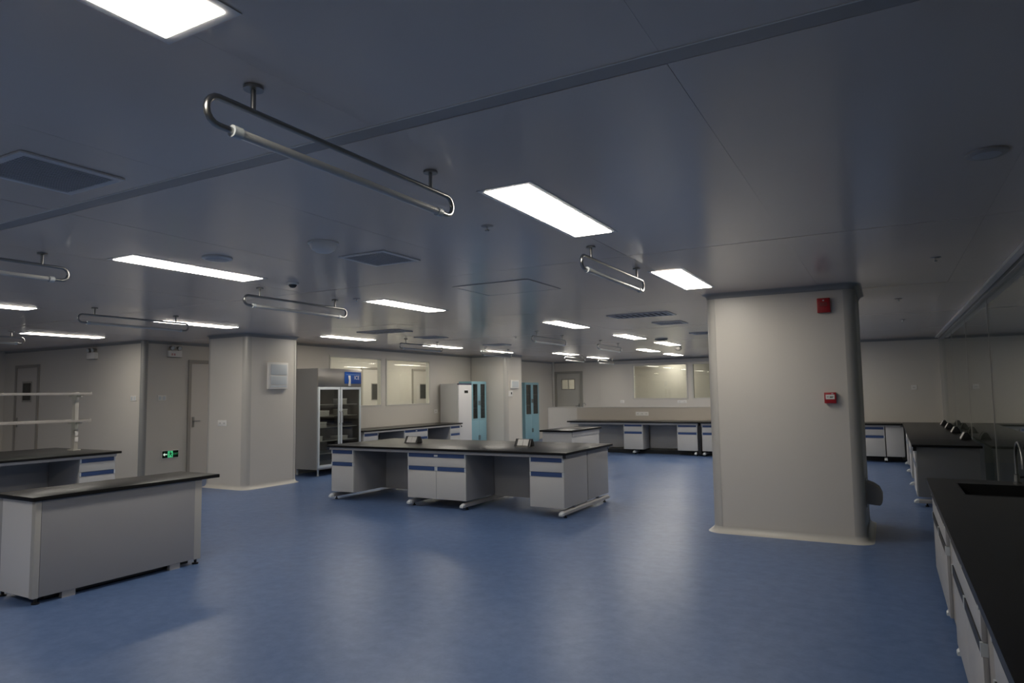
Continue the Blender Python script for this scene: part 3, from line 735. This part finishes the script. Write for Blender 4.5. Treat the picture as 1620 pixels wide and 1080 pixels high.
sk = thing('sink', 'black rectangular sink set into the near right worktop', 'sink', (0, 0, 0))
s = MB(); a, b, c, d, zb = .42, .86, 5.58, 6.22, .56
s.box(a, a+.012, c, d, zb, TOP+.002).box(b-.012, b, c, d, zb, TOP+.002).box(a+.012, b-.012, c, c+.012, zb, TOP+.002).box(a+.012, b-.012, d-.012, d, zb, TOP+.002).box(a+.012, b-.012, c+.012, d-.012, zb, zb+.012)
s.build('basin', M['blackp'], sk); MB().lathe([(.03, 0), (.03, .004), (.02, .006)], (.64, 5.9, zb+.012), 16).build('drain', M['steel'], sk)
fc = thing('faucet', 'grey gooseneck faucet behind the black sink on the near right bench', 'faucet', (.82, 6.33, TOP))
MB().lathe([(.028, 0), (.028, .012), (.02, .02), (.018, .07), (.012, .075)], (0, 0, 0), 16).build('faucet_base', M['dsteel'], fc, smooth=True)
pts = [(0, 0, .05), (0, 0, .19)]+[(0, -.15+.15*math.cos(PI*k/10), .19+.13*math.sin(PI*k/10)) for k in range(1, 11)]+[(0, -.30, .14)]
MB().tube(pts, .011, 10).build('spout', M['dsteel'], fc, smooth=True)
MB().tube([(0, 0, .05), (.05, 0, .055)], .008, 8).build('valve_lever', M['blackp'], fc, smooth=True)
# small gooseneck tap seen over the low partition
ft = thing('faucet', 'tiny arched tap rising above the low partition near the far door', 'faucet', (-7.15, YP+.045, 1.14))
MB().lathe([(.02, 0), (.02, .01), (.012, .014)], (0, 0, 0), 12).build('faucet_base', M['dsteel'], ft, smooth=True)
MB().tube([(0, 0, .005), (0, 0, .06)]+[(.04-.04*math.cos(PI*k/8), 0, .06+.04*math.sin(PI*k/8)) for k in range(1, 9)]+[(.08, 0, .045)], .009, 8).build('spout', M['dsteel'], ft, smooth=True)

# ================================================================== APPLIANCES AND CABINETS ON THE LEFT
# ---- glass door fridge, local front faces -Y
fg = thing('fridge', 'tall stainless fridge with two glass doors beside the left column', 'fridge', (-9.5, 10.14, 0), PI/2)
a, dp = .61, .74
mb = MB(); z0, z1 = .13, 2.06
mb.box(-a, -a+.05, .02, dp, z0, z1).box(a-.05, a, .02, dp, z0, z1).box(-a+.05, a-.05, dp-.04, dp, z0, z1).box(-a+.05, a-.05, .02, dp-.04, z0, z0+.08).box(-a+.05, a-.05, .02, dp-.04, 1.69, z1)
mb.build('fridge_body', M['grey'], fg)
B(-a+.01, a-.01, dp-.05, dp-.041, z0+.08, 1.69).build('back_lining', M['cabdark'], fg)
for s in (-1, 1): B(s*(a-.058), s*(a-.05), .03, dp-.05, z0+.08, 1.69).build('side_lining', M['cabdark'], fg)
hd = B(-a, a, 0, .02, 1.71, z1).build('header_panel', M['steel'], fg, bevel=.003)
cp = B(.11, a-.02, -.012, 0, 1.765, 2.005).build('control_panel', M['bluepanel'], hd, bevel=.006)
text('control_lettering', 'ICE', .105, M['textw'], cp, (.455, -.0125, 1.885), (PI/2, 0, 0))
B(.155, .535, -.0130, -.012, 1.945, 1.952).build('control_line', M['textb'], cp)
tg = MB().loft([[(.205, -.018, 1.93), (.265, -.018, 1.93), (.265, -.014, 1.93), (.205, -.014, 1.93)], [(.212, -.03, 1.83), (.262, -.03, 1.83), (.262, -.026, 1.83), (.212, -.026, 1.83)], [(.20, -.022, 1.72), (.27, -.022, 1.72), (.27, -.018, 1.72), (.20, -.018, 1.72)]]).build('paper_tag', M['paper'], hd)
tg['label'] = 'white paper tag hanging over the blue panel'
for s in (-1, 1):
    xa, xb = (-a+.012, -.012) if s < 0 else (.012, a-.012)
    d = MB().box(xa, xa+.045, 0, .019, .16, 1.70).box(xb-.045, xb, 0, .019, .16, 1.70).box(xa+.045, xb-.045, 0, .019, .16, .21).box(xa+.045, xb-.045, 0, .019, 1.65, 1.70).build('fridge_door', M['cap'], fg, bevel=.003)
    B(xa+.045, xb-.045, .006, .012, .21, 1.65).build('door_glass', M['fridgeglass'], d)
    xh = xb-.02 if s < 0 else xa+.02
    MB().tube([(xh, -.002, .98), (xh, -.035, 1.0), (xh, -.035, 1.2), (xh, -.002, 1.22)], .009, 8).build('door_handle', M['chrome'], d, smooth=True)
SH = [.42, .66, .92, 1.14, 1.36]
for z in SH:
    B(-a+.06, a-.06, .06, dp-.06, z-.012, z).build('fridge_shelf', M['shelfwire'], fg)
for x, y in ((-.5, .1), (.5, .1), (-.5, .64), (.5, .64)):
    MB().lathe([(.022, 0), (.026, .012), (.018, .03), (.016, .1), (.03, .13)], (x, y, 0), 12).build('fridge_foot', M['cap'], fg, smooth=True)
def carton(lx, ly, z, w_, d_, h_, label):
    # fridge local -> world
    wx, wy = -9.5-ly, 10.14+lx
    t = thing('storage_box', label, 'box', (wx, wy, z+.0015), PI/2, 'boxes inside the fridge')
    B(-w_/2, w_/2, -d_/2, d_/2, 0, h_*.82).build('box_body', M['box'], t, bevel=.004); B(-w_/2-.004, w_/2+.004, -d_/2-.004, d_/2+.004, h_*.82, h_).build('box_lid', M['detector'], t, bevel=.004)
for args in ((-.36, .22, 1.14, .3, .25, .10, 'white box on the upper middle shelf behind the left fridge door'), (-.40, .22, .92, .24, .25, .10, 'white box on the centre shelf behind the left fridge door'),
             (-.44, .22, .66, .16, .2, .09, 'small white box on the low shelf behind the left fridge door'), (.22, .22, 1.36, .18, .2, .11, 'white box on the top shelf behind the right fridge door'),
             (.23, .22, 1.14, .2, .2, .12, 'white box on the upper middle shelf behind the right fridge door'), (.2, .22, .66, .26, .22, .07, 'flat white box on the low shelf behind the right fridge door')):
    carton(*args)
# ---- white upright freezer
fz = thing('freezer', 'white upright freezer cabinet left of a light blue cabinet', 'freezer', (-9.65, 14.92, 0), PI/2)
B(-.31, .31, .045, .58, .04, 1.80).build('freezer_body', M['white'], fz, bevel=.008)
dd = B(-.31, .31, 0, .04, .05, 1.765).build('freezer_door', M['frame'], fz, bevel=.01)
B(-.31, .31, -.002, .044, 1.768, 1.80).build('top_strip', M['purple'], fz)
B(-.04, .13, -.004, 0, 1.55, 1.62).build('display', M['dark'], dd); B(-.22, -.17, -.005, 0, .68, .72).build('lock', M['blackp'], dd)
for x in (-.26, .26):
    for y in (.1, .5): MB().lathe([(.02, 0), (.02, .03), (.014, .045)], (x, y, 0), 10).build('freezer_foot', M['blackp'], fz)
# ---- light blue cabinets
def blue_cabinet(loc, wd, label):
    t = thing('storage_cabinet', label, 'cabinet', loc, PI/2, 'light blue glass door cabinets')
    a, dp, h = wd/2, .4, 1.86
    MB().box(-a, -a+.02, .02, dp, 0, h).box(a-.02, a, .02, dp, 0, h).box(-a+.02, a-.02, .02, dp, h-.03, h).box(-a+.02, a-.02, .02, dp, 0, .06).box(-a+.02, a-.02, dp-.02, dp, .06, h-.03).box(-a+.02, a-.02, .02, dp-.02, .78, .80).build('cabinet_body', M['cyan'], t)
    B(-a+.021, a-.021, dp-.03, dp-.021, .8, h-.031).build('back_lining', M['cabdark'], t)
    for z in (1.13, 1.47): B(-a+.022, a-.022, .03, dp-.031, z, z+.018).build('cabinet_shelf', M['cyan'], t)
    for s in (-1, 1):
        xa, xb = (-a+.004, -.002) if s < 0 else (.002, a-.004); f = .075
        d = MB().box(xa, xa+f, 0, .019, .83, h-.008).box(xb-f, xb, 0, .019, .83, h-.008).box(xa+f, xb-f, 0, .019, .83, .87).box(xa+f, xb-f, 0, .019, h-.07, h-.008).build('glass_door', M['cyan'], t)
        B(xa+f, xb-f, .007, .011, .87, h-.07).build('door_glass', M['cabglass'], d)
        B(s*.03-.008, s*.03+.008, -.018, 0, 1.22, 1.34).build('door_handle', M['dsteel'], d)
        d = B(xa, xb, 0, .019, .065, .826).build('solid_door', M['cyan'], t, bevel=.003)
        B(s*.03-.008, s*.03+.008, -.018, 0, .30, .42).build('door_handle', M['dsteel'], d)
    return t
blue_cabinet((-9.66, 15.62, 0), .76, 'light blue cabinet with glass upper doors, right of the white freezer')
blue_cabinet((-9.87, 19.15, 0), .96, 'light blue cabinet with glass upper doors, right of the narrow pillar')

# ================================================================== WALL DEVICES
# white electrical box on the left column (right face)
eb = thing('distribution_box', 'white electrical box with two cover flaps on the left column', 'electrical box', (-9.336, 8.38, 1.66))
B(0, .05, -.215, .215, 0, .46).build('box_case', M['detector'], eb, bevel=.006)
for z0, z1 in ((.245, .425), (.075, .225)): B(.05, .058, -.175, .175, z0, z1).build('cover_flap', M['cap'], eb, bevel=.003)
B(.05, .054, -.175, .175, .03, .06).build('cover_flap', M['cap'], eb)
# box and thermostat on the narrow pillar (right face)
nb = thing('distribution_box', 'small white box high on the narrow pillar', 'electrical box', (-9.126, 16.62, 1.66))
B(0, .04, -.22, .22, 0, .235).build('box_case', M['detector'], nb, bevel=.005); B(.04, .046, -.18, .18, .04, .2).build('cover_flap', M['cap'], nb)
th = thing('thermostat', 'tiny white thermostat below the box on the narrow pillar', 'thermostat', (-9.126, 16.40, 1.44))
B(0, .02, -.11, .11, 0, .16).build('case', M['detector'], th, bevel=.004); B(.02, .023, 0, .06, .06, .12).build('display', M['ink'], th)
def plate(loc, face, w_, h_, label, kind='switch', n=1):
    t = thing('wall_plate', label, 'socket' if kind == 'socket' else 'switch', loc, {'-y': 0, '+x': PI/2}[face])
    B(-w_/2, w_/2, -.009, 0, -h_/2, h_/2).build('plate', M['detector'], t, bevel=.003)
    for k in range(n):
        xc = -w_/2+w_*(k+.5)/n
        if kind == 'switch': B(xc-w_/n*.3, xc+w_/n*.3, -.013, -.009, -h_*.32, h_*.32).build('rocker', M['cap'], t, bevel=.001)
        else:
            for dx in (-.012, .012): B(xc+dx-.003, xc+dx+.003, -.0105, -.009, -.012, .012).build('socket_slot', M['ink'], t)
plate((-12.28, 7.65, 1.53), '-y', .17, .1, 'white wall switch just left of the rounded corner trim', 'switch', 2)
plate((-12.0, 8.02, 1.53), '+x', .17, .1, 'white wall switch between the corner trim and the left door handle', 'switch', 2)
plate((-9.91, 7.738, 1.09), '-y', .22, .1, 'white double socket on the front of the left column', 'socket', 2)
plate((.5, YP, 1.54), '-y', .11, .1, 'white wall socket on the wall right of the big column', 'socket', 1)
plate((-5.5, YP, .965), '-y', .34, .1, 'white socket strip on the low partition above the far bench', 'socket', 3)
plate((WL, 14.5, 1.09), '+x', .16, .1, 'white socket on the wall just left of the white freezer', 'socket', 1)
plate((-7.75, YB, 1.2), '-y', .14, .1, 'white socket on the farthest wall left of the wide window', 'socket', 1)
plate((-5.75, YB, 1.19), '-y', .3, .09, 'white socket strip on the farthest wall below the wide window', 'socket', 2)
# fire alarm sounder and call point on the big column
YC = 7.614
fs = thing('alarm_sounder', 'red square fire alarm sounder high on the big column', 'fire alarm', (-.53, YC, 2.31))
B(-.062, .062, -.045, 0, 0, .15).build('sounder_case', M['red'], fs, bevel=.008)
B(-.052, .052, -.052, -.045, .055, .14).build('sounder_face', M['red'], fs, bevel=.004)
for z in (.07, .083, .096): B(-.035, .035, -.0535, -.052, z, z+.005).build('sound_slot', M['ink'], fs)
B(-.008, .008, -.0545, -.052, .118, .13).build('indicator', M['cap'], fs)
cpn = thing('call_point', 'red fire call point with white label on the big column', 'fire alarm', (-.51, YC, 1.385))
B(-.055, .055, -.045, 0, 0, .11).build('call_case', M['red'], cpn, bevel=.006)
B(-.041, .041, -.048, -.045, .042, .088).build('press_label', M['paper'], cpn)
for x0, x1, z in ((-.03, -.012, .062), (-.004, .03, .064), (-.004, .024, .056)): B(x0, x1, -.0487, -.048, z, z+.006).build('label_print', M['ink'], cpn)
B(.012, .03, -.0465, -.045, .094, .1).build('indicator', M['cap'], cpn)
# exit sign on the passage wall
es = thing('exit_sign', 'small green running man exit sign low on the left wall', 'exit sign', (-12.0, 8.21, .39), PI/2)
B(-.175, .175, -.022, 0, 0, .15).build('sign_case', M['detector'], es, bevel=.004)
B(-.165, .165, -.024, -.022, .01, .14).build('sign_face', M['signblack'], es)
B(-.055, .05, -.0248, -.024, .014, .136).build('pictogram_panel', M['signgreen'], es)
MB().prism([(-.15, .075), (-.115, .105), (-.115, .083), (-.065, .083), (-.065, .067), (-.115, .067), (-.115, .045)], 'y', -.0250, -.024).build('arrow', M['signwhite'], es)
man = MB(); y0, y1 = -.0256, -.0249
man.prism([(-.004+.010*math.cos(2*PI*k/10), .116+.010*math.sin(2*PI*k/10)) for k in range(10)], 'y', y0, y1)
for q in ([(-.012, .1), (.012, .104), (.018, .072), (.0, .066)], [(-.014, .1), (-.034, .088), (-.03, .08), (-.008, .09)], [(.01, .102), (.034, .088), (.03, .08), (.008, .09)], [(.0, .07), (-.016, .056), (-.026, .032), (-.036, .034), (-.024, .064), (-.004, .078)], [(.006, .07), (.026, .056), (.038, .03), (.03, .026), (.014, .05), (.0, .062)]):
    man.prism(q, 'y', y0, y1)
man.build('running_man', M['signblack'], es)
text('sign_lettering', 'EXIT', .05, M['signdim'], es, (.107, -.0246, .075), (PI/2, 0, 0), .0003)
# twin head emergency lights
def emergency(loc, rz, label, red):
    t = thing('emergency_light', label, 'emergency light', loc, rz)
    B(-.13, .13, -.075, 0, 0, .125).build('light_case', M['detector'], t, bevel=.006)
    B(-.13, .13, -.08, -.005, -.006, 0).build('case_base', M['tile'], t)
    for s in (-1, 1):
        h = MB().cyl((s*.075, -.04, .125), (s*.075, -.04, .15), .012, n=10).build('lamp_stem', M['tile'], t, smooth=True)
        MB().tube([(s*.075, -.01, .185), (s*.075, -.05, .18), (s*.075, -.085, .17)], [.024, .034, .044], 16).build('lamp_head', M['tile'], h, smooth=True)
        MB().tube([(s*.075, -.085, .17), (s*.075, -.09, .1685)], [.038, .036], 16).build('lamp_lens', M['cap'], h, smooth=True)
    if red:
        for x in (-.075, -.025):
            MB().box(x-.02, x+.02, -.0762, -.075, .055, .062).box(x-.02, x+.02, -.0762, -.075, .035, .042).box(x-.003, x+.003, -.0764, -.075, .03, .068).build('red_mark', M['inkred'], t)
emergency((-12.0, 8.24, 2.31), PI/2, 'twin head emergency light with red marks above the exit sign wall', True)
emergency((-13.6, 7.65, 2.31), 0, 'twin head emergency light on the left panel wall above the reagent shelf', False)
# rounded bracket low on the right side of the big column
rb = thing('wall_bracket', 'rounded grey bracket sticking out low on the right side of the big column', 'bracket', (-.246, 8.25, .32))
prof = [(0, .0), (.115, -.01)]+[(.115+.045*math.sin(PI*.5*k/8)*(1-.2*k/8), .10-.11*math.cos(PI*.5*k/8)) for k in range(1, 9)]+[(.12, .165), (.07, .2), (0, .225)]
MB().prism(prof, 'y', -.14, .14).build('bracket_body', M['bracket'], rb, bevel=.006)
B(0, .006, -.17, .17, -.03, .25).build('bracket_plate', M['alu'], rb)
